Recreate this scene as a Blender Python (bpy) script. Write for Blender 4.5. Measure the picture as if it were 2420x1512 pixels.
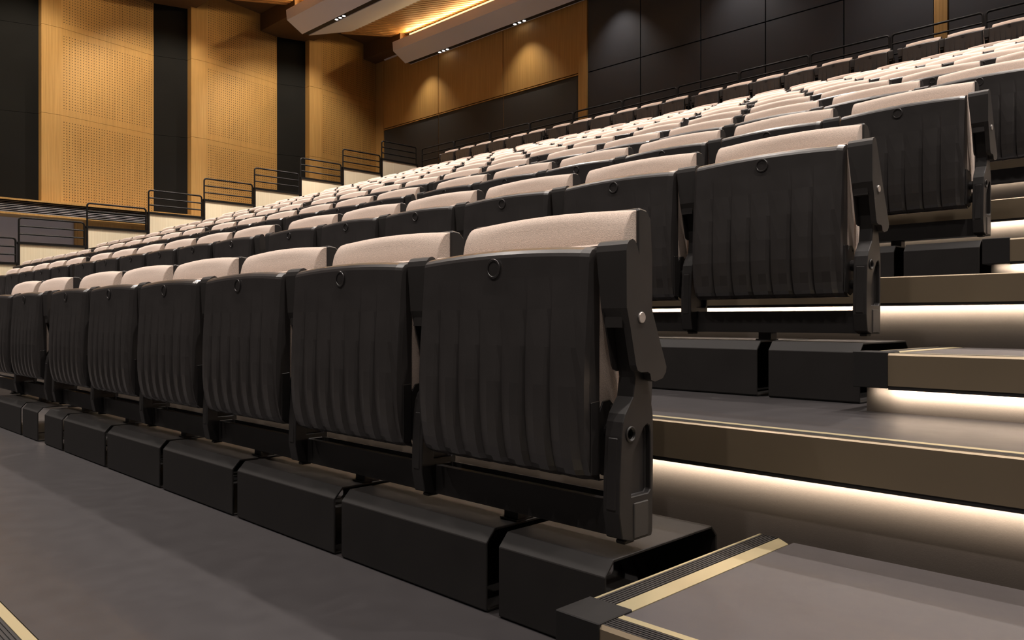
import bpy, bmesh, math, random
from mathutils import Vector, Matrix, geometry
random.seed(7)
SC = bpy.context.scene
COL = SC.collection
for o in list(bpy.data.objects):
    bpy.data.objects.remove(o, do_unlink=True)

# ---------------------------------------------------------------- camera
F_PX = 1880.4
YAW = math.radians(45.10)
CAM_H = 0.5795
cam = bpy.data.cameras.new('camera')
cam.sensor_width = 36.0
cam.lens = F_PX / 2420 * 36.0
cam.clip_start = 0.02
camo = bpy.data.objects.new('camera', cam)
COL.objects.link(camo)
camo.location = (0, 0, CAM_H)
camo.rotation_euler = (math.pi / 2, 0, YAW)
SC.camera = camo

# ---------------------------------------------------------------- colour management and ambient
SC.view_settings.view_transform = 'Standard'
SC.view_settings.look = 'None'
SC.view_settings.gamma = 1.0
SC.view_settings.use_curve_mapping = False
SC.view_settings.exposure = 0.0
world = bpy.data.worlds.new('world')
SC.world = world
world.use_nodes = True
world.node_tree.nodes['Background'].inputs[0].default_value = (1.0, 0.86, 0.78, 1)
world.node_tree.nodes['Background'].inputs[1].default_value = 0.018

# ---------------------------------------------------------------- layout numbers
PITCH = 0.55            # seat spacing
ROWS = 11
RUN, RISE = 1.091, 0.354
SEAT_Y = 1.09           # front of the folded seats in the front row
STD_X = -0.8675         # end standard of every row
BAY = 3.43              # six seats and the gap to the next bay
LEFT_END = STD_X - 4 * BAY + 0.13
STAIR_X = -15.81
FASCIA_Y = 1.475        # front of the second platform
WALL_Y = 14.45
PANEL_RUN = 3.378
BEAM_Y, BEAM_Z = 10.95, 8.08


def row_z(k): return RISE * (k - 1) + (0.226 if k == ROWS else 0.0)
def row_y(k): return RUN * (k - 1)


# ---------------------------------------------------------------- lamps of the room and added fill lights
WARM = (1.0, 0.90, 0.82)
AMBER = (1.0, 0.86, 0.64)


def spot(loc, target, power, angle, blend, color, size=0.05, name='spotlight'):
    l = bpy.data.lights.new(name, 'SPOT')
    l.energy = power
    l.spot_size = math.radians(angle)
    l.spot_blend = blend
    l.color = color
    l.shadow_soft_size = size
    o = bpy.data.objects.new(name, l)
    COL.objects.link(o)
    o.location = loc
    d = Vector(target) - Vector(loc)
    o.rotation_euler = d.to_track_quat('-Z', 'Y').to_euler()
    return o


def strip_light(loc, sx, sy, direction, power, color, spread=180, name='strip_light'):
    l = bpy.data.lights.new(name, 'AREA')
    l.shape = 'RECTANGLE'
    l.size = sx
    l.size_y = sy
    l.energy = power
    l.color = color
    l.spread = math.radians(spread)
    o = bpy.data.objects.new(name, l)
    COL.objects.link(o)
    o.location = loc
    z = -Vector(direction).normalized()
    x = Vector((1, 0, 0))
    y = z.cross(x).normalized()
    o.rotation_euler = Matrix((x, y, z)).transposed().to_euler()
    return o


# seating downlights in the ceiling beams (triplets every 3 m along each beam)
SPOT_X = [-17.0 + 3.02 * i for i in range(8)]
for by, pws in ((BEAM_Y, [480, 520, 520, 520, 520, 520, 520, 520]),
                (BEAM_Y - PANEL_RUN, [900, 1300, 1300, 1300, 1300, 1250, 1450, 1700]),
                (BEAM_Y - 2 * PANEL_RUN, [420, 480, 560, 750, 430, 310, 800, 1150]),
                (BEAM_Y - 3 * PANEL_RUN, [180, 260, 450, 1250, 450, 310, 800, 350]),
                (BEAM_Y - 4 * PANEL_RUN, [130, 260, 450, 850, 540, 480, 400, 240])):
    for sx, pw in zip(SPOT_X, pws):
        spot((sx, by, BEAM_Z - 0.03), (sx, by, 0), pw, 95, 0.6, WARM, 0.09)
# clusters of the last beam, grazing the rear wall
for sx, pw, col in ((-17.8, 100, AMBER), (-13.9, 105, AMBER), (-11.0, 95, WARM), (-7.9, 95, WARM), (-4.5, 220, WARM), (-1.9, 95, WARM)):
    spot((sx, 13.80, 8.02), (sx, 14.45, 4.9), pw, 90, 1.0, col, 0.04)
for sx in SPOT_X[3:]:  # added neutral fill spots without fittings, lifting the charcoal rear wall
    spot((sx + 0.6, 12.0, 8.45), (sx + 0.6, WALL_Y, 4.6), 130, 110, 1.0, (0.95, 0.95, 1.0), 0.1)
# end spots of each beam, aimed at the folded timber wall on the left
for k in range(1, 5):
    y = BEAM_Y - PANEL_RUN * (k - 1) - 0.15
    spot((-17.3, y, 8.03), (-20.2, y + 0.5, 4.6), 450, 96, 0.55, AMBER, 0.04)
# added fill spots without a fitting, brightening the pale side stair panels
for y in (2.6, 5.2, 7.8, 10.4):
    spot((-13.2, y, 8.5), (-15.8, y + 0.2, 1.2 + 0.33 * y), 1000, 44, 0.6, (1.0, 0.88, 0.70), 0.05)
# light strips under every platform edge
for k in range(2, 7):
    y = FASCIA_Y + RUN * (k - 2)
    strip_light((-7.0, y + 0.017, RISE * (k - 1) - 0.074), 17.4, 0.010, (0, 1, -0.5), 46, (1.0, 0.86, 0.68), 96)
    strip_light((-7.0, y + 0.017, RISE * (k - 1) - 0.074), 17.4, 0.010, (0, 0.2, -1), 5.0, (1.0, 0.84, 0.68), 150)
for k in range(1, 4):
    y = 0.885 + RUN * (k - 1)
    strip_light((0.02, y + 0.020, RISE * (k - 1) + 0.064), 1.55, 0.010, (0, 1, -0.5), 4.2, (1.0, 0.86, 0.68), 96)
    strip_light((0.02, y + 0.020, RISE * (k - 1) + 0.064), 1.55, 0.010, (0, 0.2, -1), 0.9, (1.0, 0.84, 0.68), 150)
# added unseen fill strip behind the stair, brightening the grey lower wall
strip_light((-17.6, 4.4, 0.5), 0.3, 6.0, (-1, 0, 0.25), 26, (0.95, 0.93, 1.0))
# cove strips above the beams
for k in range(0, 3):
    yb = BEAM_Y + PANEL_RUN * (1 - k)
    strip_light((-8.6, yb - 0.27, 8.80), 19.6, 0.04, (0, -1, 0.35), 330, (1.0, 0.66, 0.28))


# ---------------------------------------------------------------- materials
def nodes_of(m):
    m.use_nodes = True
    nt = m.node_tree
    return nt, nt.nodes, nt.links, nt.nodes['Principled BSDF']


def plain(name, col, rough=0.5, metal=0.0, spec=0.5, noise=0.0, nscale=40, bump=0.0, bscale=300, coat=0.0):
    m = bpy.data.materials.new(name)
    nt, N, L, b = nodes_of(m)
    b.inputs['Base Color'].default_value = (*col, 1)
    b.inputs['Roughness'].default_value = rough
    b.inputs['Metallic'].default_value = metal
    b.inputs['Specular IOR Level'].default_value = spec
    b.inputs['Coat Weight'].default_value = coat
    tc = N.new('ShaderNodeTexCoord')
    if noise:
        n = N.new('ShaderNodeTexNoise')
        n.inputs['Scale'].default_value = nscale
        n.inputs['Detail'].default_value = 4
        L.new(tc.outputs['Object'], n.inputs['Vector'])
        r = N.new('ShaderNodeMapRange')
        r.inputs['To Min'].default_value = 1 - noise
        r.inputs['To Max'].default_value = 1 + noise
        L.new(n.outputs['Fac'], r.inputs['Value'])
        mx = N.new('ShaderNodeMix')
        mx.data_type = 'RGBA'
        mx.blend_type = 'MULTIPLY'
        mx.inputs['Factor'].default_value = 1
        mx.inputs['A'].default_value = (*col, 1)
        L.new(r.outputs['Result'], mx.inputs['B'])
        L.new(mx.outputs['Result'], b.inputs['Base Color'])
        rr = N.new('ShaderNodeMapRange')
        rr.inputs['To Min'].default_value = max(0.02, rough - 0.06)
        rr.inputs['To Max'].default_value = min(1, rough + 0.06)
        L.new(n.outputs['Fac'], rr.inputs['Value'])
        L.new(rr.outputs['Result'], b.inputs['Roughness'])
    if bump:
        n2 = N.new('ShaderNodeTexNoise')
        n2.inputs['Scale'].default_value = bscale
        n2.inputs['Detail'].default_value = 2
        L.new(tc.outputs['Object'], n2.inputs['Vector'])
        bp = N.new('ShaderNodeBump')
        bp.inputs['Strength'].default_value = bump
        bp.inputs['Distance'].default_value = 0.002
        L.new(n2.outputs['Fac'], bp.inputs['Height'])
        L.new(bp.outputs['Normal'], b.inputs['Normal'])
    return m


def fabric(name, col):
    m = bpy.data.materials.new(name)
    nt, N, L, b = nodes_of(m)
    tc = N.new('ShaderNodeTexCoord')
    mp = N.new('ShaderNodeMapping')
    mp.inputs['Scale'].default_value = (1.0, 1.0, 2.6)
    L.new(tc.outputs['Object'], mp.inputs['Vector'])
    n = N.new('ShaderNodeTexNoise')
    n.inputs['Scale'].default_value = 330
    n.inputs['Detail'].default_value = 3
    L.new(mp.outputs['Vector'], n.inputs['Vector'])
    cr = N.new('ShaderNodeMapRange')
    cr.inputs['From Min'].default_value = 0.3
    cr.inputs['From Max'].default_value = 0.7
    cr.inputs['To Min'].default_value = 0.76
    cr.inputs['To Max'].default_value = 1.12
    L.new(n.outputs['Fac'], cr.inputs['Value'])
    mx = N.new('ShaderNodeMix')
    mx.data_type = 'RGBA'
    mx.blend_type = 'MULTIPLY'
    mx.inputs['Factor'].default_value = 1
    mx.inputs['A'].default_value = (*col, 1)
    L.new(cr.outputs['Result'], mx.inputs['B'])
    L.new(mx.outputs['Result'], b.inputs['Base Color'])
    bp = N.new('ShaderNodeBump')
    bp.inputs['Strength'].default_value = 0.55
    bp.inputs['Distance'].default_value = 0.0016
    L.new(n.outputs['Fac'], bp.inputs['Height'])
    L.new(bp.outputs['Normal'], b.inputs['Normal'])
    b.inputs['Roughness'].default_value = 0.95
    b.inputs['Specular IOR Level'].default_value = 0.15
    b.inputs['Sheen Weight'].default_value = 0.15
    return m


def wood(name, dark, light, rough=0.5, holes=None, gx=60.0, gy=60.0, gz=0.8):
    """Fine vertical grain.  holes = (x0, x1, first row z list, pitch, radius) in object space drills a perforation grid."""
    m = bpy.data.materials.new(name)
    nt, N, L, b = nodes_of(m)
    tc = N.new('ShaderNodeTexCoord')
    mp = N.new('ShaderNodeMapping')
    mp.inputs['Scale'].default_value = (gx, gy, gz)
    L.new(tc.outputs['Object'], mp.inputs['Vector'])
    n = N.new('ShaderNodeTexNoise')
    n.inputs['Scale'].default_value = 1.0
    n.inputs['Detail'].default_value = 5
    n.inputs['Roughness'].default_value = 0.6
    L.new(mp.outputs['Vector'], n.inputs['Vector'])
    cr = N.new('ShaderNodeValToRGB')
    cr.color_ramp.elements[0].position = 0.3
    cr.color_ramp.elements[0].color = (*dark, 1)
    cr.color_ramp.elements[1].position = 0.7
    cr.color_ramp.elements[1].color = (*light, 1)
    L.new(n.outputs['Fac'], cr.inputs['Fac'])
    out = cr.outputs['Color']
    if holes:
        x0, x1, bands, pitch, rad = holes
        sx = N.new('ShaderNodeSeparateXYZ')
        L.new(tc.outputs['Object'], sx.inputs['Vector'])

        def mth(op, a, bb=None, c=None):
            q = N.new('ShaderNodeMath')
            q.operation = op
            for i, v in enumerate((a, bb, c)):
                if v is None:
                    continue
                if isinstance(v, (int, float)):
                    q.inputs[i].default_value = v
                else:
                    L.new(v, q.inputs[i])
            return q.outputs[0]
        fx = mth('SUBTRACT', mth('FRACT', mth('DIVIDE', mth('SUBTRACT', sx.outputs['X'], x0), pitch)), 0.5)
        fz = mth('SUBTRACT', mth('FRACT', mth('DIVIDE', sx.outputs['Z'], pitch)), 0.5)
        d = mth('SQRT', mth('ADD', mth('MULTIPLY', fx, fx), mth('MULTIPLY', fz, fz)))
        dot = mth('LESS_THAN', d, rad / pitch)
        inx = mth('MULTIPLY', mth('GREATER_THAN', sx.outputs['X'], x0), mth('LESS_THAN', sx.outputs['X'], x1))
        inz = None
        for z0, z1 in bands:
            w = mth('MULTIPLY', mth('GREATER_THAN', sx.outputs['Z'], z0), mth('LESS_THAN', sx.outputs['Z'], z1))
            inz = w if inz is None else mth('ADD', inz, w)
        mask = mth('MULTIPLY', mth('MULTIPLY', dot, inx), inz)
        mx = N.new('ShaderNodeMix')
        mx.data_type = 'RGBA'
        L.new(mask, mx.inputs['Factor'])
        L.new(out, mx.inputs['A'])
        mx.inputs['B'].default_value = (0.008, 0.005, 0.004, 1)
        out = mx.outputs['Result']
    L.new(out, b.inputs['Base Color'])
    b.inputs['Roughness'].default_value = rough
    b.inputs['Specular IOR Level'].default_value = 0.35
    return m


def emit(name, col, strength):
    m = bpy.data.materials.new(name)
    nt, N, L, b = nodes_of(m)
    b.inputs['Base Color'].default_value = (*col, 1)
    b.inputs['Emission Color'].default_value = (*col, 1)
    b.inputs['Emission Strength'].default_value = strength
    return m


M = {}
M['pan'] = plain('seat_shell_plastic', (0.040, 0.036, 0.0355), 0.31, spec=0.9, noise=0.25, nscale=9)
M['black'] = plain('black_plastic', (0.030, 0.027, 0.026), 0.5, noise=0.15, nscale=12)
M['black_metal'] = plain('black_powder_coat', (0.020, 0.018, 0.018), 0.48, noise=0.15, nscale=15)
M['rail'] = plain('black_rail_paint', (0.008, 0.0075, 0.0075), 0.5, spec=0.2)
M['cap'] = plain('matt_black_cap', (0.020, 0.019, 0.019), 0.65, spec=0.2, noise=0.1)
M['cover'] = plain('grey_cover', (0.045, 0.041, 0.040), 0.5)
M['sheet'] = plain('dark_sheet_metal', (0.021, 0.019, 0.0185), 0.55, spec=0.3, noise=0.4, nscale=7)
M['chrome'] = plain('satin_steel', (0.62, 0.58, 0.56), 0.35, metal=0.7)
M['fabric'] = fabric('beige_weave', (0.69, 0.565, 0.485))
M['floor'] = plain('grey_vinyl', (0.048, 0.044, 0.046), 0.36, noise=0.06, nscale=14, bump=0.03, bscale=500)
M['tread'] = plain('grey_vinyl_tread', (0.066, 0.060, 0.063), 0.5, noise=0.05, nscale=30)
M['bronze'] = plain('bronze_fascia', (0.32, 0.255, 0.175), 0.38, metal=0.6, noise=0.04, nscale=5)
M['gold'] = plain('brass_strip', (0.62, 0.54, 0.34), 0.36, metal=0.6)
M['rubber'] = plain('black_ribbed_rubber', (0.024, 0.022, 0.022), 0.55)
M['riser'] = plain('taupe_riser', (0.122, 0.101, 0.087), 0.85, noise=0.10, nscale=240, bump=0.1, bscale=500)
M['led'] = emit('led_strip', (1.0, 0.80, 0.52), 6)
M['wood_panel'] = wood('oak_veneer', (0.37, 0.210, 0.070), (0.54, 0.33, 0.120), 0.5)
M['wood_dark'] = wood('oak_ceiling', (0.10, 0.054, 0.024), (0.15, 0.083, 0.036), 0.65)
M['wood_slat'] = wood('oak_slat', (0.42, 0.22, 0.08), (0.56, 0.31, 0.12), 0.55, gx=30, gy=1.0, gz=30)
M['cream'] = wood('pale_ash_veneer', (0.76, 0.66, 0.48), (0.86, 0.77, 0.59), 0.6)
M['wall_black'] = plain('charcoal_wall_panel', (0.0085, 0.0085, 0.009), 0.7, spec=0.12, noise=0.08, nscale=3)
M['wall_rear'] = plain('charcoal_rear_panel', (0.050, 0.053, 0.062), 0.6, spec=0.3, noise=0.08, nscale=3)
M['wall_grey'] = plain('grey_wall_panel', (0.48, 0.47, 0.52), 0.6, noise=0.06, nscale=3)
M['louvre'] = plain('grey_louvre_blade', (0.20, 0.195, 0.215), 0.5)
M['white'] = plain('off_white_plaster', (0.80, 0.80, 0.90), 0.75)
M['cove'] = emit('cove_led_diffuser', (1.0, 0.66, 0.28), 2.2)
M['lamp'] = emit('lamp_lens', (1.0, 0.93, 0.85), 4.5)


# ---------------------------------------------------------------- mesh builder
class MB:
    def __init__(self):
        self.v, self.f = [], []

    def add(self, vs, fs):
        o = len(self.v)
        self.v += [tuple(p) for p in vs]
        self.f += [tuple(i + o for i in f) for f in fs]
        return self

    def box(self, x0, x1, y0, y1, z0, z1):
        vs = [(x, y, z) for x in (x0, x1) for y in (y0, y1) for z in (z0, z1)]
        return self.add(vs, [(0, 1, 3, 2), (4, 6, 7, 5), (0, 4, 5, 1), (2, 3, 7, 6), (0, 2, 6, 4), (1, 5, 7, 3)])

    def prof_x(self, prof, x0, x1):
        """Extrude a closed (y, z) outline along x."""
        n = len(prof)
        vs = [(x0, y, z) for y, z in prof] + [(x1, y, z) for y, z in prof]
        fs = [(i, (i + 1) % n, n + (i + 1) % n, n + i) for i in range(n)]
        fs += [tuple(range(n))[::-1], tuple(range(n, 2 * n))]
        return self.add(vs, fs)

    def prof_z(self, prof, z0, z1):
        n = len(prof)
        vs = [(x, y, z0) for x, y in prof] + [(x, y, z1) for x, y in prof]
        fs = [(i, (i + 1) % n, n + (i + 1) % n, n + i) for i in range(n)]
        fs += [tuple(range(n))[::-1], tuple(range(n, 2 * n))]
        return self.add(vs, fs)

    def ring_x(self, outer, inner, x0, x1):
        """A closed sheet-metal profile: outer and inner (y, z) loops of equal length, open at both ends."""
        n = len(outer)
        vs = []
        for x in (x0, x1):
            vs += [(x, y, z) for y, z in outer] + [(x, y, z) for y, z in inner]
        fs = []
        for i in range(n):
            j = (i + 1) % n
            fs.append((i, j, 2 * n + j, 2 * n + i))
            fs.append((n + j, n + i, 3 * n + i, 3 * n + j))
            fs.append((j, i, n + i, n + j))
            fs.append((2 * n + i, 2 * n + j, 3 * n + j, 3 * n + i))
        return self.add(vs, fs)

    def cyl_x(self, x0, x1, y, z, r, n=20):
        prof = [(y + r * math.cos(2 * math.pi * i / n), z + r * math.sin(2 * math.pi * i / n)) for i in range(n)]
        return self.prof_x(prof, x0, x1)

    def plate(self, outer, pockets, x0, x1):
        """(y, z) plate between x0 and x1; pockets = [(loop, depth)] sunk into both faces."""
        def side(x, sgn):
            loops = [[Vector((y, z, 0)) for y, z in outer]] + [[Vector((y, z, 0)) for y, z in p] for p, _ in pockets]
            tris = geometry.tessellate_polygon(loops)
            flat = [p for lp in loops for p in lp]
            self.add([(x, p.x, p.y) for p in flat], [t if sgn > 0 else t[::-1] for t in tris])
            for lp, dep in pockets:
                n = len(lp)
                vs = [(x, y, z) for y, z in lp] + [(x - sgn * dep, y, z) for y, z in lp]
                self.add(vs, [(i, (i + 1) % n, n + (i + 1) % n, n + i) for i in range(n)] + [tuple(range(n, 2 * n))])
        side(x1, 1)
        side(x0, -1)
        n = len(outer)
        vs = [(x0, y, z) for y, z in outer] + [(x1, y, z) for y, z in outer]
        return self.add(vs, [(i, (i + 1) % n, n + (i + 1) % n, n + i) for i in range(n)])

    def tube(self, path, r, n=10):
        pts = [Vector(p) for p in path]
        prev = None
        rings = []
        for i, p in enumerate(pts):
            a = pts[max(0, i - 1)]
            c = pts[min(len(pts) - 1, i + 1)]
            t = (c - a).normalized()
            if prev is None:
                u = t.orthogonal().normalized()
            else:
                u = (prev - t * prev.dot(t)).normalized()
            prev = u
            w = t.cross(u)
            rings.append([p + r * (math.cos(2 * math.pi * k / n) * u + math.sin(2 * math.pi * k / n) * w) for k in range(n)])
        vs = [q for rg in rings for q in rg]
        fs = []
        for i in range(len(pts) - 1):
            for k in range(n):
                j = (k + 1) % n
                fs.append((i * n + k, i * n + j, (i + 1) * n + j, (i + 1) * n + k))
        fs.append(tuple(range(n))[::-1])
        fs.append(tuple(range((len(pts) - 1) * n, len(pts) * n)))
        return self.add(vs, fs)

    def mesh(self, name, mat, bevel=0.0, seg=2, smooth=False, angle=38):
        me = bpy.data.meshes.new(name)
        bm = bmesh.new()
        vv = [bm.verts.new(p) for p in self.v]
        for f in self.f:
            try:
                bm.faces.new([vv[i] for i in f])
            except ValueError:
                pass
        bmesh.ops.remove_doubles(bm, verts=bm.verts, dist=1e-5)
        bmesh.ops.recalc_face_normals(bm, faces=bm.faces)
        if bevel:
            es = [e for e in bm.edges if len(e.link_faces) == 2 and e.calc_face_angle(0) > math.radians(angle)]
            bmesh.ops.bevel(bm, geom=es, offset=bevel, segments=seg, profile=0.5, affect='EDGES', clamp_overlap=True)
        bm.to_mesh(me)
        bm.free()
        me.materials.append(mat)
        if smooth:
            me.shade_smooth()
            try:
                me.set_sharp_from_angle(angle=math.radians(35))
            except Exception:
                pass
        return me

    def obj(self, name, mat, parent=None, **kw):
        return link(name, self.mesh(name, mat, **kw), parent)


def link(name, me, parent=None, loc=(0, 0, 0), rz=0.0):
    o = bpy.data.objects.new(name, me)
    COL.objects.link(o)
    o.location = loc
    o.rotation_euler = (0, 0, rz)
    if parent is not None:
        o.parent = parent
    return o


def tag(o, label, cat, group=None):
    o['label'] = label
    o['category'] = cat
    if group:
        o['group'] = group
    return o


def structure(o):
    o['kind'] = 'structure'
    return o


def dup(root, loc, rz=0.0):
    r = root.copy()
    COL.objects.link(r)
    r.location = loc
    r.rotation_euler = (0, 0, rz)
    for ch in root.children:
        c = ch.copy()
        COL.objects.link(c)
        c.parent = r
        for g in ch.children:
            d = g.copy()
            COL.objects.link(d)
            d.parent = c
    return r


def project(X, Y, Z):
    d = -X * math.sin(YAW) + Y * math.cos(YAW)
    r = X * math.cos(YAW) + Y * math.sin(YAW)
    return 1210 + F_PX * r / d, 755.7 - F_PX * (Z - CAM_H) / d, d


ORD = ['', 'first', 'second', 'third', 'fourth', 'fifth', 'sixth', 'seventh', 'eighth', 'ninth', 'tenth', 'eleventh', 'twelfth',
       'thirteenth', 'fourteenth', 'fifteenth', 'sixteenth', 'seventeenth', 'eighteenth', 'nineteenth', 'twentieth',
       'twenty-first', 'twenty-second', 'twenty-third', 'twenty-fourth', 'twenty-fifth']
ROWNAME = ['', 'front row', 'second row', 'third row', 'fourth row', 'fifth row', 'sixth row', 'seventh row', 'eighth row',
           'ninth row', 'tenth row', 'top row']

# ---------------------------------------------------------------- platforms (the stepped floor)
X_L, X_R = STAIR_X, 1.75


def platform(k):
    z = RISE * (k - 1)
    if k == 1:
        yf = 0.345
    else:
        yf = FASCIA_Y + RUN * (k - 2)
    yb = FASCIA_Y + RUN * (k - 1) + 0.035
    lip = 0.0 if k == 1 else 0.005
    m = MB()
    m.box(X_L, X_R, yf + 0.066, yb, z - 0.05, z)
    fl = structure(m.obj('floor', M['floor']))
    n = MB()
    # black ribbed nosing
    n.box(X_L, X_R, yf + 0.004, yf + 0.044, z - 0.01, z + lip - 0.002)
    for i in range(5):
        n.box(X_L, X_R, yf + 0.006 + i * 0.0078, yf + 0.0105 + i * 0.0078, z - 0.004, z + lip)
    n.obj('tread_nosing', M['rubber'], fl)
    g = MB()
    g.box(X_L, X_R, yf + 0.044, yf + 0.064, z - 0.01, z + lip)
    g.obj('brass_inlay', M['gold'], fl)
    f = MB()
    f.prof_x([(yf, z - 0.076), (yf + 0.012, z - 0.076), (yf + 0.012, z + lip), (yf + 0.003, z + lip), (yf, z + lip - 0.003)], X_L, X_R)
    f.obj('fascia', M['bronze'], fl)
    e = MB()
    e.box(X_L, X_R, yf + 0.002, yf + 0.012, z - 0.085, z - 0.076)
    e.box(X_L, X_R, yf + 0.012, yf + 0.055, z - 0.06, z - 0.05)
    e.obj('shadow_gap', M['rubber'], fl)
    r = MB()
    if k > 1:
        r.box(X_L, X_R, yf + 0.048, yf + 0.078, z - RISE, z - 0.05)
        r.obj('riser', M['riser'], fl)
        s = MB()
        s.box(X_L, X_R, yf + 0.013, yf + 0.034, z - 0.072, z - 0.052)
        s.obj('led_channel', M['rubber'], fl)
    return fl


for k in range(1, ROWS + 1):
    platform(k)
# rear landing carrying the top row
m = MB()
m.box(X_L, X_R, FASCIA_Y + RUN * 9 + 0.30, WALL_Y, row_z(ROWS) - 0.2, row_z(ROWS))
structure(m.obj('floor', M['floor']))
# ground below the stands and the side corridor
m = MB()
m.box(-21.5, 6.0, -5.0, 15.0, -0.75, -0.70)
structure(m.obj('floor', M['floor']))

# half steps in the right-hand aisle
STEP_LABELS = ['half step with brass edges in the aisle, foremost, beside the front row of seats',
               'half step with brass edge in the aisle beside the second row, lit from beneath',
               'half step with bronze front at the right edge, beside the third row']
for k in range(1, 4):
    z0 = RISE * (k - 1)
    zt = z0 + 0.146
    y0 = 0.885 + RUN * (k - 1)
    y1 = 1.485 + RUN * (k - 1)
    xl, xr = -0.790, 0.78
    root = bpy.data.objects.new('aisle_step', None)
    COL.objects.link(root)
    root.location = (xl, y0, z0)
    tag(root, STEP_LABELS[k - 1], 'step', 'half steps in the aisle')

    def part(mb, name, mat, **kw):
        mb.v = [(x - xl, y - y0, z - z0) for x, y, z in mb.v]
        return mb.obj(name, mat, root, **kw)
    t = MB()
    t.box(xl + 0.078, xr, y0 + 0.056, y1, zt - 0.03, zt - 0.001)
    part(t, 'tread', M['tread'])
    n = MB()      # side nosing: thin brass line, ribs, brass band
    n.box(xl + 0.005, xl + 0.042, y0 + 0.078, y1 + 0.012, zt - 0.012, zt - 0.003)
    for i in range(6):
        n.box(xl + 0.006 + i * 0.006, xl + 0.0095 + i * 0.006, y0 + 0.078, y1 + 0.012, zt - 0.006, zt)
    part(n, 'side_nosing', M['rubber'])
    n = MB()
    n.box(xl, xl + 0.005, y0 + 0.078, y1 + 0.012, zt - 0.075, zt)
    n.prof_z([(xl + 0.043, y0 + 0.078), (xl + 0.077, y0 + 0.078), (xl + 0.077, y1 - 0.02), (xl + 0.043, y1 + 0.008)], zt - 0.01, zt)
    part(n, 'side_brass_strip', M['gold'])
    n = MB()      # front nosing
    n.box(xl + 0.078, xr, y0 + 0.006, y0 + 0.042, zt - 0.012, zt - 0.003)
    for i in range(6):
        n.box(xl + 0.078, xr, y0 + 0.007 + i * 0.006, y0 + 0.0105 + i * 0.006, zt - 0.006, zt)
    part(n, 'front_nosing', M['rubber'])
    n = MB()
    n.box(xl + 0.078, xr, y0 + 0.042, y0 + 0.056, zt - 0.01, zt)
    part(n, 'front_brass_strip', M['gold'])
    n = MB()
    n.prof_x([(y0, zt - 0.078), (y0 + 0.008, zt - 0.078), (y0 + 0.008, zt - 0.0005), (y0 + 0.004, zt), (y0, zt - 0.005)], xl + 0.078, xr)
    part(n, 'fascia', M['bronze'])
    n = MB()
    n.box(xl + 0.078, xr, y0 + 0.002, y0 + 0.01, zt - 0.087, zt - 0.078)
    n.box(xl + 0.008, xr, y0 + 0.008, y0 + 0.06, zt - 0.05, zt - 0.04)
    part(n, 'shadow_gap', M['rubber'])
    n = MB()
    n.box(xl - 0.004, xl + 0.078, y0 - 0.003, y0 + 0.078, zt - 0.084, zt + 0.003)
    part(n, 'corner_cap', M['cap'], bevel=0.0015, seg=1)
    n = MB()
    n.box(xl + 0.012, xr, y0 + 0.044, y0 + 0.058, z0, zt - 0.03)
    n.box(xl + 0.012, xl + 0.026, y0 + 0.058, y1, z0, zt - 0.03)
    part(n, 'riser', M['riser'])

# ---------------------------------------------------------------- theatre seat (local: x centre, y from the folded seat front, z from the platform)
def seat_pan_mesh():
    prof = [(0.717, 0.030), (0.7155, 0.018), (0.711, 0.0085), (0.7045, 0.0025), (0.698, 0.0), (0.66, -0.0020), (0.60, -0.0060), (0.53, -0.0115),
            (0.46, -0.0150), (0.40, -0.0150), (0.36, -0.0115), (0.33, -0.0060), (0.31, 0.0), (0.300, 0.006), (0.293, 0.016), (0.289, 0.032)]
    cols = []
    W = 0.222
    NR = 7
    cols.append((-0.236, 0.022, 0))
    cols.append((-0.234, 0.010, 0))
    for r in range(NR):
        xa = -W + 2 * W * r / NR
        w = 2 * W / NR
        cols += [(xa + 0.0005, 0.0, 0.35), (xa + w * 0.40, 0.0, -0.25), (xa + w * 0.80, 0.0, -0.35), (xa + w * 0.965, 0.0, 1.0)]
    cols.append((0.234, 0.010, 0))
    cols.append((0.236, 0.022, 0))
    m = MB()
    nv = len(prof)
    rnd = random.Random(3)
    vs = []
    for ci, (x, dy, a) in enumerate(cols):
        start = 0.66 - 0.08 * rnd.random()
        for z, y in prof:
            t = max(0.0, min(1.0, (start - z) / 0.22))
            t = t * t * (3 - 2 * t)
            zz = z
            if z > 0.69:
                zz = z - 0.009 * (x / 0.235) ** 2 + 0.003
            vs.append((x, y + dy + a * 0.0095 * t, zz))
    fs = []
    nc = len(cols)
    for i in range(nc - 1):
        for j in range(nv - 1):
            fs.append((i * nv + j, (i + 1) * nv + j, (i + 1) * nv + j + 1, i * nv + j + 1))
    m.add(vs, fs)
    # sides, top, bottom and back
    yb = 0.036
    top = [i * nv for i in range(nc)]
    bot = [i * nv + nv - 1 for i in range(nc)]
    left = list(range(nv))
    right = [(nc - 1) * nv + j for j in range(nv)]
    base = len(m.v)

    def strip(idx):
        o = len(m.v)
        for i in idx:
            x, y, z = m.v[i]
            m.v.append((x, yb, z))
        for q in range(len(idx) - 1):
            m.f.append((idx[q], idx[q + 1], o + q + 1, o + q))
    strip(top)
    strip(bot)
    strip(left)
    strip(right)
    m.box(-0.235, 0.235, yb - 0.002, yb, 0.29, 0.713)
    return m.mesh('seat_pan', M['pan'])


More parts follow.
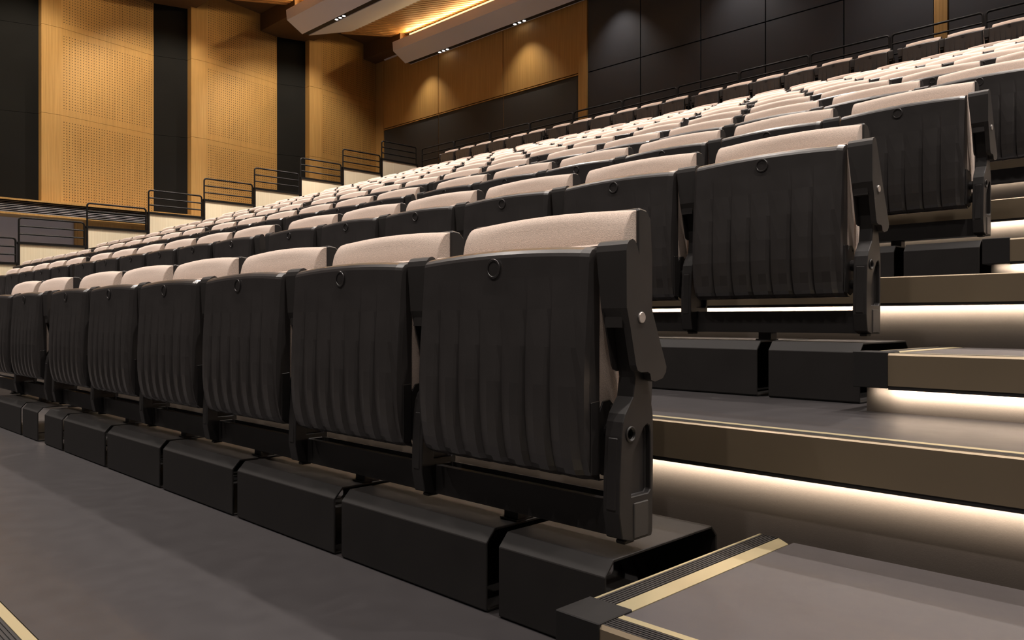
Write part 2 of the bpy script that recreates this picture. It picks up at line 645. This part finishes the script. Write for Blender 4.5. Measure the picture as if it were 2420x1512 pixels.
def emblem_mesh():
    m = MB()
    n, k = 28, 8
    R, r = 0.0172, 0.0022
    vs, fs = [], []
    for i in range(n):
        a = 2 * math.pi * i / n
        for j in range(k):
            b = 2 * math.pi * j / k
            q = R + r * math.cos(b)
            vs.append((q * math.cos(a), -0.0045 - 0.5 * r * math.sin(b), 0.681 + q * math.sin(a)))
    for i in range(n):
        for j in range(k):
            fs.append((i * k + j, ((i + 1) % n) * k + j, ((i + 1) % n) * k + (j + 1) % k, i * k + (j + 1) % k))
    m.add(vs, fs)
    vs = [(R * math.cos(2 * math.pi * i / n), -0.0030, 0.681 + R * math.sin(2 * math.pi * i / n)) for i in range(n)]
    m.add(vs, [tuple(range(n))])
    return m.mesh('emblem_ring', M['pan'], smooth=True)


def cushion_mesh():
    prof = [(0.036, 0.34), (0.036, 0.712), (0.042, 0.717), (0.060, 0.717), (0.076, 0.708), (0.086, 0.66), (0.096, 0.50), (0.100, 0.34)]
    m = MB()
    m.prof_x(prof, -0.2335, 0.2335)
    return m.mesh('seat_cushion', M['fabric'], bevel=0.006, seg=2, smooth=True, angle=60)


def backrest_mesh():
    prof = [(0.108, 0.36), (0.111, 0.45), (0.113, 0.55), (0.1140, 0.60), (0.1150, 0.65), (0.1160, 0.69)]
    for i in range(1, 10):
        t = math.pi / 2 * i / 9
        prof.append((0.1595 - 0.043 * math.cos(t) ** 0.9, 0.705 + 0.087 * math.sin(t)))
    prof.append((0.1600, 0.36))
    m = MB()
    n = len(prof)
    xs = [-0.2285, -0.2265, -0.20, -0.16, -0.11, -0.055, 0.0, 0.055, 0.11, 0.16, 0.20, 0.2265, 0.2285]
    vs = []
    for x in xs:
        u = x / 0.2285
        e = 0.0015 if abs(x) > 0.228 else 0.0
        for y, z in prof:
            zz = z + (z - 0.36) / 0.4335 * (0.0095 * (1 - u * u) - 0.0015) if z > 0.36 else z
            yy = y - 0.004 * u * u + 0.003 if y < 0.13 else y
            if e:
                cy, cz = 0.14, 0.58
                yy = yy + (e if yy < cy else 0)
                zz = zz - (e if zz > cz else 0)
            vs.append((x, yy, zz))
    fs = []
    for i in range(len(xs) - 1):
        for j in range(n):
            q = (j + 1) % n
            fs.append((i * n + j, i * n + q, (i + 1) * n + q, (i + 1) * n + j))
    fs.append(tuple(range(n)))
    fs.append(tuple(range((len(xs) - 1) * n, len(xs) * n)))
    m.add(vs, fs)
    return m.mesh('backrest_cushion', M['fabric'], smooth=True)


def backshell_mesh():
    prof = [(0.158, 0.33), (0.158, 0.792), (0.164, 0.795), (0.186, 0.792), (0.200, 0.778), (0.206, 0.70), (0.206, 0.45), (0.196, 0.33)]
    m = MB()
    m.prof_x(prof, -0.2335, 0.2335)
    return m.mesh('back_shell', M['black'], bevel=0.003, seg=1)


def armrest_mesh():
    """Raised armrest: solid wedge above, two cheeks around the standard below."""
    m = MB()
    full = [(0.020, 0.60), (0.019, 0.700), (0.0215, 0.711), (0.028, 0.718), (0.037, 0.721), (0.045, 0.718), (0.051, 0.708), (0.098, 0.59), (0.066, 0.575), (0.03, 0.575)]
    cheek = [(0.0215, 0.64), (0.020, 0.60), (0.031, 0.565), (0.047, 0.500), (0.052, 0.4905), (0.062, 0.487), (0.082, 0.487), (0.089, 0.4835), (0.092, 0.472), (0.104, 0.4685),
             (0.128, 0.4735), (0.138, 0.484), (0.140, 0.494), (0.098, 0.59), (0.080, 0.635)]
    m.prof_x(full, -0.0325, 0.0345)
    m.prof_x(cheek, 0.0195, 0.0345)
    m.prof_x(cheek, -0.0325, -0.0185)
    m.box(-0.019, 0.020, 0.026, 0.075, 0.566, 0.606)
    # the inner side tapers towards the pivot
    m.v = [(x + (0.0105 * min(1.0, max(0.0, (0.70 - z) / 0.10)) if x < -0.03 else 0.0), y, z) for x, y, z in m.v]
    return m.mesh('armrest', M['black'], bevel=0.0024, seg=2)


def bolt_mesh():
    m = MB()
    m.cyl_x(0.0335, 0.0375, 0.062, 0.584, 0.0098, 24)
    return m.mesh('bolt', M['chrome'], bevel=0.0008, seg=1)


STD_OUT = [(0.050, 0.600), (0.052, 0.565), (0.060, 0.520), (0.066, 0.477), (0.060, 0.443), (0.036, 0.414), (0.030, 0.400), (0.026, 0.375), (0.021, 0.300), (0.020, 0.241), (0.029, 0.195),
           (0.055, 0.187), (0.116, 0.187), (0.119, 0.195), (0.121, 0.30), (0.122, 0.381), (0.120, 0.412), (0.110, 0.452), (0.104, 0.477), (0.100, 0.53), (0.098, 0.600)]


def standard_mesh():
    m = MB()
    pocket = [(0.055, 0.266), (0.055, 0.305), (0.057, 0.332), (0.063, 0.345), (0.092, 0.385), (0.102, 0.391), (0.109, 0.388), (0.112, 0.376), (0.112, 0.272), (0.106, 0.266)]
    hole = [(0.052 + 0.0095 * math.cos(2 * math.pi * i / 18), 0.3775 + 0.0095 * math.sin(2 * math.pi * i / 18)) for i in range(18)]
    m.plate(STD_OUT, [(pocket, 0.012), (hole, 0.014)], -0.0185, 0.0185)
    # raised rim around the pivot hole on each face
    for x0, x1 in ((0.0185, 0.0215), (-0.0215, -0.0185)):
        n = 22
        o = [(0.052 + 0.0145 * math.cos(2 * math.pi * i / n), 0.3775 + 0.0145 * math.sin(2 * math.pi * i / n)) for i in range(n)]
        q = [(0.052 + 0.0100 * math.cos(2 * math.pi * i / n), 0.3775 + 0.0100 * math.sin(2 * math.pi * i / n)) for i in range(n)]
        m.ring_x(o, q, x0, x1)
    # narrow front rib, foot stud
    m.prof_x([(0.0180, 0.245), (0.0235, 0.245), (0.0275, 0.372), (0.0240, 0.372)], -0.0105, 0.0105)
    m.prof_x([(0.046, 0.188), (0.046, 0.181), (0.075, 0.181), (0.075, 0.188)], -0.010, 0.010)
    return m.mesh('standard', M['black_metal'], bevel=0.0022, seg=1, angle=42)


def cover_mesh():
    m = MB()
    m.box(0.0165, 0.021, 0.0605, 0.1035, 0.191, 0.254)
    return m.mesh('cover_plate', M['cover'], bevel=0.0015, seg=1)


def hinge_mesh():
    m = MB()
    m.prof_x([(0.010, 0.302), (0.010, 0.432), (0.034, 0.434), (0.034, 0.300)], 0.2355, 0.2395)
    m.prof_x([(0.030, 0.318), (0.030, 0.405), (0.046, 0.432), (0.066, 0.434), (0.082, 0.420), (0.086, 0.350), (0.078, 0.330), (0.078, 0.305), (0.056, 0.294), (0.040, 0.300)], 0.2338, 0.2372)
    m.cyl_x(0.236, 0.257, 0.062, 0.3775, 0.0155)
    m.cyl_x(0.236, 0.247, 0.062, 0.325, 0.013)
    m.cyl_x(0.236, 0.2385, 0.070, 0.420, 0.004)
    return m.mesh('hinge', M['black_metal'], bevel=0.001, seg=1)


ME = dict(pan=seat_pan_mesh(), ring=emblem_mesh(), cushion=cushion_mesh(), back=backrest_mesh(), shell=backshell_mesh(),
          arm=armrest_mesh(), bolt=bolt_mesh(), std=standard_mesh(), cover=cover_mesh(), hinge=hinge_mesh())


def make_seat(left_standard):
    r = bpy.data.objects.new('theatre_seat', None)
    COL.objects.link(r)
    p = link('seat_pan', ME['pan'], r)
    link('emblem_ring', ME['ring'], p)
    link('seat_cushion', ME['cushion'], r)
    link('backrest_cushion', ME['back'], r)
    link('back_shell', ME['shell'], r)
    link('hinge', ME['hinge'], r)
    for s in ((1, -1) if left_standard else (1,)):
        a = link('armrest', ME['arm'], r, (s * PITCH / 2, 0, 0))
        b = link('bolt', ME['bolt'], a)
        b['label'] = 'round satin steel bolt cap'
        t = link('standard', ME['std'], r, (s * PITCH / 2, 0, 0))
        link('cover_plate', ME['cover'], t)
    return r


proto, proto_end = make_seat(False), make_seat(True)
used = {False: False, True: False}


def seat_at(x, k, left):
    src = proto_end if left else proto
    loc = (x, SEAT_Y + row_y(k), row_z(k))
    if not used[left]:
        used[left] = True
        src.location = loc
        return src
    return dup(src, loc)


def in_view(x0, x1, y, z0, z1, margin=0):
    a = project(x0, y, z0)
    b = project(x1, y, z1)
    if a[2] < 0.2 or b[2] < 0.2:
        return False
    lo, hi = min(a[0], b[0]), max(a[0], b[0])
    return hi > -margin and lo < 2420 + margin and min(a[1], b[1]) < 1512 and max(a[1], b[1]) > 0


seat_rows = {}
for k in range(1, ROWS + 1):
    seats = []
    for bay in range(4):
        for j in range(6):
            x = STD_X - BAY * bay - PITCH * (j + 0.5)
            y = SEAT_Y + row_y(k)
            if not in_view(x - 0.235, x + 0.30, y, row_z(k) + 0.3, row_z(k) + 0.8):
                continue
            seats.append((x, j == 5, bay, j))
    seat_rows[k] = seats
    for i, (x, left, bay, j) in enumerate(seats):
        o = seat_at(x, k, left)
        n = i + 1
        rn = ROWNAME[k]
        if k == 1 and i == 0:
            lab = 'folded beige and black theatre seat nearest the camera, at the aisle end of front row'
        elif k <= 3:
            if i == 0:
                lab = 'folded beige and black theatre seat at the aisle end of the %s' % rn
            else:
                lab = 'folded beige and black theatre seat, %s from the aisle end of the %s' % (ORD[n], rn)
        elif k == ROWS:
            back = len(seats) - i
            lab = 'folded theatre seat before the rear rail, %s from the left of the top row' % ORD[back]
        else:
            back = len(seats) - i
            lab = 'folded beige topped theatre seat, %s from the left end of the %s' % (ORD[back], rn)
        tag(o, lab, 'theatre seat', 'theatre seats in the %s' % rn)

# beams carrying the seats, one per bay
for k in range(1, ROWS + 1):
    for bay in range(4):
        xr = STD_X - BAY * bay
        xl = xr - 6 * PITCH
        if not in_view(xl, xr, SEAT_Y + row_y(k), row_z(k) + 0.2, row_z(k) + 0.7):
            continue
        r = bpy.data.objects.new('seat_beam', None)
        COL.objects.link(r)
        r.location = (xr, SEAT_Y + row_y(k), row_z(k))
        L = xr - xl
        m = MB()
        m.box(-L + 0.019, -0.019, 0.058, 0.064, 0.188, 0.252)
        m.box(-L + 0.019, -0.019, 0.064, 0.118, 0.188, 0.196)
        m.box(-L + 0.019, -0.019, 0.112, 0.118, 0.196, 0.252)
        m.box(-L + 0.019, -0.019, 0.064, 0.074, 0.246, 0.252)
        m.obj('rail', M['black_metal'], r)
        for q in range(6):
            cx = -PITCH * (q + 0.5) - 0.0325
            m = MB()
            m.box(cx - 0.020, cx + 0.020, 0.078, 0.116, 0.168, 0.188)
            m.box(cx - 0.026, cx + 0.022, 0.072, 0.122, 0.1645, 0.168)
            m.obj('post', M['black_metal'], r)
        if bay == 0:
            lab = 'black steel beam carrying the seats at the right end of the %s' % ROWNAME[k]
        else:
            lab = 'black steel beam under the %s bay of six seats from the aisle, %s' % (ORD[bay + 1], ROWNAME[k])
        tag(r, lab, 'seat beam', 'beams under the seats')

# bent sheet-metal boxes on the platform under the seats
BO = [(-0.016, 0.005), (-0.016, 0.138), (0.008, 0.164), (0.330, 0.164), (0.350, 0.143), (0.350, 0.012), (0.338, 0.0), (-0.010, 0.0)]
BI = [(-0.0105, 0.008), (-0.0105, 0.1355), (0.0105, 0.1585), (0.3275, 0.1585), (0.3445, 0.1405), (0.3445, 0.014), (0.336, 0.0055), (-0.0085, 0.0055)]


def box_mesh(w):
    m = MB()
    m.ring_x(BO, BI, -w / 2, w / 2)
    return m.mesh('foot_box', M['sheet'], bevel=0.0012, seg=1, angle=25)


BOX_FULL, BOX_HALF = box_mesh(0.516), box_mesh(0.262)
for k in (1, 2, 3):
    cnt = 0
    for bay in range(4):
        xr = STD_X - BAY * bay + 0.0145
        items = [(xr - 0.131, BOX_HALF, 'narrow')]
        for q in range(5):
            items.append((xr - 0.264 - 0.0335 - 0.2585 - PITCH * q, BOX_FULL, 'wide'))
        items.append((xr - 0.264 - 0.0335 - 2.75 - 0.131, BOX_HALF, 'narrow'))
        for x, me, kind in items:
            y = SEAT_Y + row_y(k)
            if k > 1 and x < -2.3 - 0.7 * (k - 2):
                continue
            if not in_view(x - 0.25, x + 0.25, y, row_z(k), row_z(k) + 0.16):
                continue
            cnt += 1
            o = link('foot_box', me, None, (x, y, row_z(k)))
            if cnt == 1:
                lab = 'dark bent sheet-metal box under the aisle end seat of the %s' % ROWNAME[k]
            else:
                lab = 'dark bent sheet-metal box on the floor, %s from the aisle in the %s' % (ORD[cnt], ROWNAME[k])
            tag(o, lab, 'metal box', 'sheet-metal boxes under the seats')

# ---------------------------------------------------------------- balustrades of the stair on the left
def rail_frame(length, z0, z1, bars, r=0.016, axis='y', foot=0.0):
    """Frame with rounded top corners: posts, top bar; returns (frame builder, [bar builders])."""
    def P(s, z): return (0, s, z) if axis == 'y' else (s, 0, z)
    c = 0.05
    path = [P(0, z0 - foot)]
    for i in range(7):
        a = math.pi - i * math.pi / 12
        path.append(P(c + c * math.cos(a), z1 - c + c * math.sin(a)))
    for i in range(7):
        a = math.pi / 2 - i * math.pi / 12
        path.append(P(length - c + c * math.cos(a), z1 - c + c * math.sin(a)))
    path.append(P(length, z0 - foot))
    f = MB()
    f.tube(path, r)
    bs = []
    for z in bars:
        b = MB()
        b.tube([P(0, z), P(length, z)], r * 0.85)
        bs.append(b)
    return f, bs


BAL_ORD = ['first', 'second', 'third', 'fourth', 'fifth', 'sixth', 'seventh', 'eighth', 'ninth']
for k in range(0, 9):
    y0 = 2.575 + 1.0925 * k
    zt = 1.560 + 0.3635 * k
    r = bpy.data.objects.new('balustrade', None)
    COL.objects.link(r)
    r.location = (STAIR_X, y0, zt)
    L = 1.0925
    m = MB()
    m.box(-0.06, -0.005, 0.012, L - 0.012, -1.45, -0.022)
    m.obj('side_panel', M['cream'], r)
    m = MB()
    m.box(-0.075, 0.012, 0.0, L, -0.024, 0.016)
    m.obj('cap_rail', M['rail'], r)
    m = MB()
    m.box(-0.05, 0.01, 0.0, 0.03, -1.45, 0.0)
    m.box(-0.05, 0.01, L - 0.024, L, -1.45, 0.0)
    m.obj('edge_post', M['rail'], r)
    f, bs = rail_frame(L - 0.05, 0.0, 0.435, [0.152, 0.290])
    f.v = [(x - 0.02, y + 0.02, z) for x, y, z in f.v]
    f.obj('handrail', M['rail'], r, smooth=True)
    for b in bs:
        b.v = [(x - 0.02, y + 0.02, z) for x, y, z in b.v]
        b.obj('rail_bar', M['rail'], r, smooth=True)
    tag(r, 'pale timber stair panel topped by black railing, %s from the left' % BAL_ORD[k], 'balustrade',
        'stepped balustrades of the side stair')

# guard rails behind the top row
xg = -15.97
for i in range(11):
    L = 1.235
    r = bpy.data.objects.new('guard_rail', None)
    COL.objects.link(r)
    r.location = (xg + 1.2735 * i, 12.68, row_z(ROWS))
    f, bs = rail_frame(L, 0.0, 1.165, [1.02, 0.86, 0.70], axis='x')
    f.obj('frame', M['rail'], r, smooth=True)
    for b in bs:
        b.obj('rail_bar', M['rail'], r, smooth=True)
    tag(r, 'black tubular guard rail behind the top row, %s from the left' % ORD[i + 1], 'guard rail', 'guard rails behind the top row')

# ---------------------------------------------------------------- left wall: folded timber panels with charcoal recesses
Z0, ZJ1, ZJ2, ZTOP = 3.20, 5.237, 7.22, 9.05
G = 0.006
wl = MB()
wl.box(-21.4, -21.3, 1.0, WALL_Y + 0.3, -0.7, 10.0)
wall_left = structure(wl.obj('wall_left', M['wall_black']))
HOLES = (0.045, 2.245, [(Z0 + 0.09, ZJ1 - 0.13), (ZJ1 + 0.11, ZJ2 - 0.13), (ZJ2 + 0.11, ZTOP - 0.3)], 0.0632, 0.0105)
M['wood_holes'] = wood('perforated_oak', (0.37, 0.210, 0.070), (0.54, 0.33, 0.120), 0.5, holes=HOLES)
slant = math.atan2(0.47, 2.245)
slen = math.hypot(0.47, 2.245)
for k in range(-1, 3):
    yn = 5.11 + PANEL_RUN * k
    a = MB()
    for z0, z1 in ((Z0, ZJ1 - G), (ZJ1, ZJ2 - G), (ZJ2, ZTOP)):
        a.prof_z([(-20.048, yn), (-20.048, yn + 0.385), (-20.30, yn + 0.385), (-20.48, yn)], z0, z1)
    a.obj('timber_edge_panel', M['wood_panel'], wall_left)
    # perforated panel in its own frame: local x runs along the panel, y outwards
    b = MB()
    for z0, z1 in ((Z0, ZJ1 - G), (ZJ1, ZJ2 - G), (ZJ2, ZTOP)):
        b.box(0, slen, -0.0, 0.16, z0, z1)
    o = b.obj('perforated_timber_panel', M['wood_holes'], wall_left)
    o.location = (-20.046, yn + 0.386, 0)
    o.rotation_euler = (0, 0, math.pi / 2 + slant)
    c = MB()
    for z0, z1 in ((Z0, ZJ1 - G), (ZJ1, ZJ2 - G), (ZJ2, ZTOP)):
        c.prof_z([(-20.50, yn + 2.625), (-20.27, yn + PANEL_RUN - 0.004), (-20.42, yn + PANEL_RUN - 0.004), (-20.65, yn + 2.625)], z0, z1)
    c.obj('charcoal_recess_panel', M['wall_black'], wall_left)
# ledge with louvres below the panels, and the grey wall under it
m = MB()
m.box(-20.7, -19.66, 1.0, WALL_Y, 3.165, 3.20)
m.box(-20.7, -19.66, 1.0, WALL_Y, 2.855, 2.895)
m.obj('ledge_board', M['wood_panel'], wall_left)
m = MB()
for i in range(7):
    z = 2.905 + i * 0.037
    m.add([(-19.70, 1.0, z), (-19.715, 1.0, z + 0.017), (-19.80, 1.0, z + 0.020), (-19.80, 1.0, z + 0.006),
           (-19.70, WALL_Y, z), (-19.715, WALL_Y, z + 0.017), (-19.80, WALL_Y, z + 0.020), (-19.80, WALL_Y, z + 0.006)],
          [(0, 1, 2, 3), (4, 7, 6, 5), (0, 4, 5, 1), (1, 5, 6, 2), (2, 6, 7, 3), (3, 7, 4, 0)])
m.obj('louvre', M['louvre'], wall_left)
m = MB()
m.box(-20.6, -20.3, 1.0, 5.84, -0.7, 2.855)
m.obj('grey_lower_panel', M['wall_grey'], wall_left)
m = MB()
m.box(-20.6, -20.22, 5.84, 7.10, -0.7, 2.855)
m.box(-20.6, -20.3, 7.10, WALL_Y, -0.7, 2.855)
m.obj('timber_lower_panel', M['wood_panel'], wall_left)

# ---------------------------------------------------------------- rear wall
wb = MB()
wb.box(-21.4, 4.0, WALL_Y + 0.06, WALL_Y + 0.2, 2.5, 10.0)
wall_back = structure(wb.obj('wall_back', M['wall_black']))
ZB = 6.39
m = MB()
m.box(-20.60, -20.085, WALL_Y, WALL_Y + 0.06, 3.5, 9.3)
xs = [-20.075, -17.465, -14.835, -12.255]
for i in range(3):
    m.box(xs[i] + 0.012, xs[i + 1] - 0.012, WALL_Y, WALL_Y + 0.06, ZB + 0.055, 9.3)
m.box(-12.25, -11.985, WALL_Y - 0.03, WALL_Y + 0.06, 3.5, 9.3)
m.box(-4.455, -4.25, WALL_Y - 0.03, WALL_Y + 0.06, 3.5, 9.3)
m.obj('timber_panel', M['wood_panel'], wall_back)
m = MB()
for i in range(3):
    m.box(xs[i] + 0.012, xs[i + 1] - 0.012, WALL_Y - 0.02, WALL_Y + 0.06, ZB, ZB + 0.022)
for x in xs[1:3]:
    m.box(x - 0.006, x + 0.006, WALL_Y + 0.02, WALL_Y + 0.06, 3.5, ZB + 0.02)
m.obj('timber_trim', M['wood_panel'], wall_back)
m = MB()
for i in range(3):
    m.box(xs[i] + 0.012, xs[i + 1] - 0.012, WALL_Y + 0.01, WALL_Y + 0.06, 3.5, ZB - 0.012)
bx = [-11.98, -10.47, -8.945, -7.50, -5.975, -4.46]
for i in range(5):
    m.box(bx[i] + 0.012, bx[i + 1] - 0.012, WALL_Y, WALL_Y + 0.06, 3.5, ZB - 0.012)
    m.box(bx[i] + 0.012, bx[i + 1] - 0.012, WALL_Y, WALL_Y + 0.06, ZB + 0.012, 9.3)
for i in range(4):
    m.box(-4.245 + 1.5 * i + 0.012, -4.245 + 1.5 * (i + 1) - 0.012, WALL_Y, WALL_Y + 0.06, 3.5, 9.3)
m.obj('charcoal_panel', M['wall_rear'], wall_back)
m = MB()
m.box(-19.95, -19.2, WALL_Y - 0.08, WALL_Y - 0.03, 8.50, 8.56)
m.obj('curtain_track', M['white'], wall_back)

# ---------------------------------------------------------------- ceiling
m = MB()
m.box(-21.4, 4.0, -5.0, WALL_Y + 0.2, 9.6, 9.7)
ceiling = structure(m.obj('ceiling', M['wood_dark']))
m = MB()
m.box(-21.3, -18.2, 1.0, WALL_Y, 9.0, 9.05)
m.obj('side_soffit_board', M['wood_dark'], ceiling)
for k in range(0, 4):
    yb = BEAM_Y + PANEL_RUN * (1 - k)
    m = MB()
    m.box(-20.9, -18.55, yb - 0.40, min(yb + 1.05, WALL_Y), 8.53, 9.0)
    m.obj('timber_bulkhead', M['wood_dark'], ceiling)
for k in range(0, 3):
    yb = BEAM_Y + PANEL_RUN * (1 - k)           # the bay in front of this beam
    y1, z1 = yb - 0.16, 8.90
    y0, z0 = yb - 2.1, 8.52
    s = (z1 - z0) / (y1 - y0)
    m = MB()
    x = -20.0 + 1.0
    while x < 2.5:
        m.add([(x, y0, z0), (x + 0.095, y0, z0), (x + 0.095, y1, z1), (x, y1, z1),
               (x, y0, z0 + 0.07), (x + 0.095, y0, z0 + 0.07), (x + 0.095, y1, z1 + 0.07), (x, y1, z1 + 0.07)],
              [(0, 1, 2, 3), (4, 7, 6, 5), (0, 4, 5, 1), (1, 5, 6, 2), (2, 6, 7, 3), (3, 7, 4, 0)])
        x += 0.15
    m.obj('slatted_ceiling', M['wood_slat'], ceiling)
    m = MB()
    m.box(-18.45, 3.0, y1 + 0.01, y1 + 0.05, z1 - 0.10, z1 - 0.02)
    m.obj('cove_strip', M['cove'], ceiling)
    m = MB()
    m.add([(-19.2, y0, z0 + 0.09), (3.0, y0, z0 + 0.09), (3.0, y1, z1 + 0.09), (-19.2, y1, z1 + 0.09),
           (-19.2, y0, z0 + 0.12), (3.0, y0, z0 + 0.12), (3.0, y1, z1 + 0.12), (-19.2, y1, z1 + 0.12)],
          [(0, 1, 2, 3), (4, 7, 6, 5), (0, 4, 5, 1), (1, 5, 6, 2), (2, 6, 7, 3), (3, 7, 4, 0)])
    m.obj('slat_backing', M['wall_black'], ceiling)

BEAM_NAMES = ['off-white faceted ceiling beam against the rear wall', 'off-white faceted ceiling beam with a black light slot, the nearer one in view']
for k in range(0, 2):
    yb = BEAM_Y + PANEL_RUN * (1 - k)
    r = bpy.data.objects.new('ceiling_beam', None)
    COL.objects.link(r)
    XB = -18.70
    r.location = (XB, yb, BEAM_Z)
    # (y, z) relative to the slot centre; the slot itself is a recess
    yback = 1.68 if k else WALL_Y - yb - 0.01
    zback = 0.555 if k else 0.05
    prof = [(-0.565, 0.515), (-0.540, 0.262), (-0.098, 0.006), (-0.098, 0.09), (0.098, 0.09), (0.098, 0.020), (yback, zback), (yback, 0.62), (-0.40, 0.56)]
    if not k:
        prof = [(-0.565, 0.515), (-0.540, 0.262), (-0.098, 0.006), (-0.098, 0.09), (0.085, 0.09), (0.085, 0.02), (0.10, 0.02), (0.10, 0.62), (-0.40, 0.56)]
    m = MB()
    m.prof_x(prof, 0, 21.5)
    m.obj('beam_body', M['white'], r)
    m = MB()
    m.box(0.03, 21.5, -0.096, 0.083, 0.03, 0.088)
    m.obj('light_slot', M['rubber'], r)
    tag(r, BEAM_NAMES[k], 'ceiling beam', 'faceted ceiling beams')

# triplets of downlights in the slots
DL = [(1, -17.0, 'nearer ceiling beam'), (0, -17.05, 'rear ceiling beam, left cluster'), (0, -14.08, 'rear ceiling beam, right cluster')]
POS = ['left', 'middle', 'right']
for k, x, what in DL:
    yb = BEAM_Y + PANEL_RUN * (1 - k)
    for q in range(3):
        r = bpy.data.objects.new('downlight', None)
        COL.objects.link(r)
        r.location = (x + (q - 1) * 0.165, yb - 0.03, BEAM_Z)
        n = 20
        def disc(rad, z0, z1):
            mm = MB()
            mm.prof_z([(rad * math.cos(2 * math.pi * i / n), rad * math.sin(2 * math.pi * i / n)) for i in range(n)], z0, z1)
            return mm
        disc(0.048, 0.0, 0.03).obj('housing', M['black_metal'], r)
        disc(0.040, -0.006, 0.002).obj('lens', M['lamp'], r)
        tag(r, 'glowing round downlight, %s of three in the slot of the %s' % (POS[q], what), 'downlight', 'downlights in the beam slots')
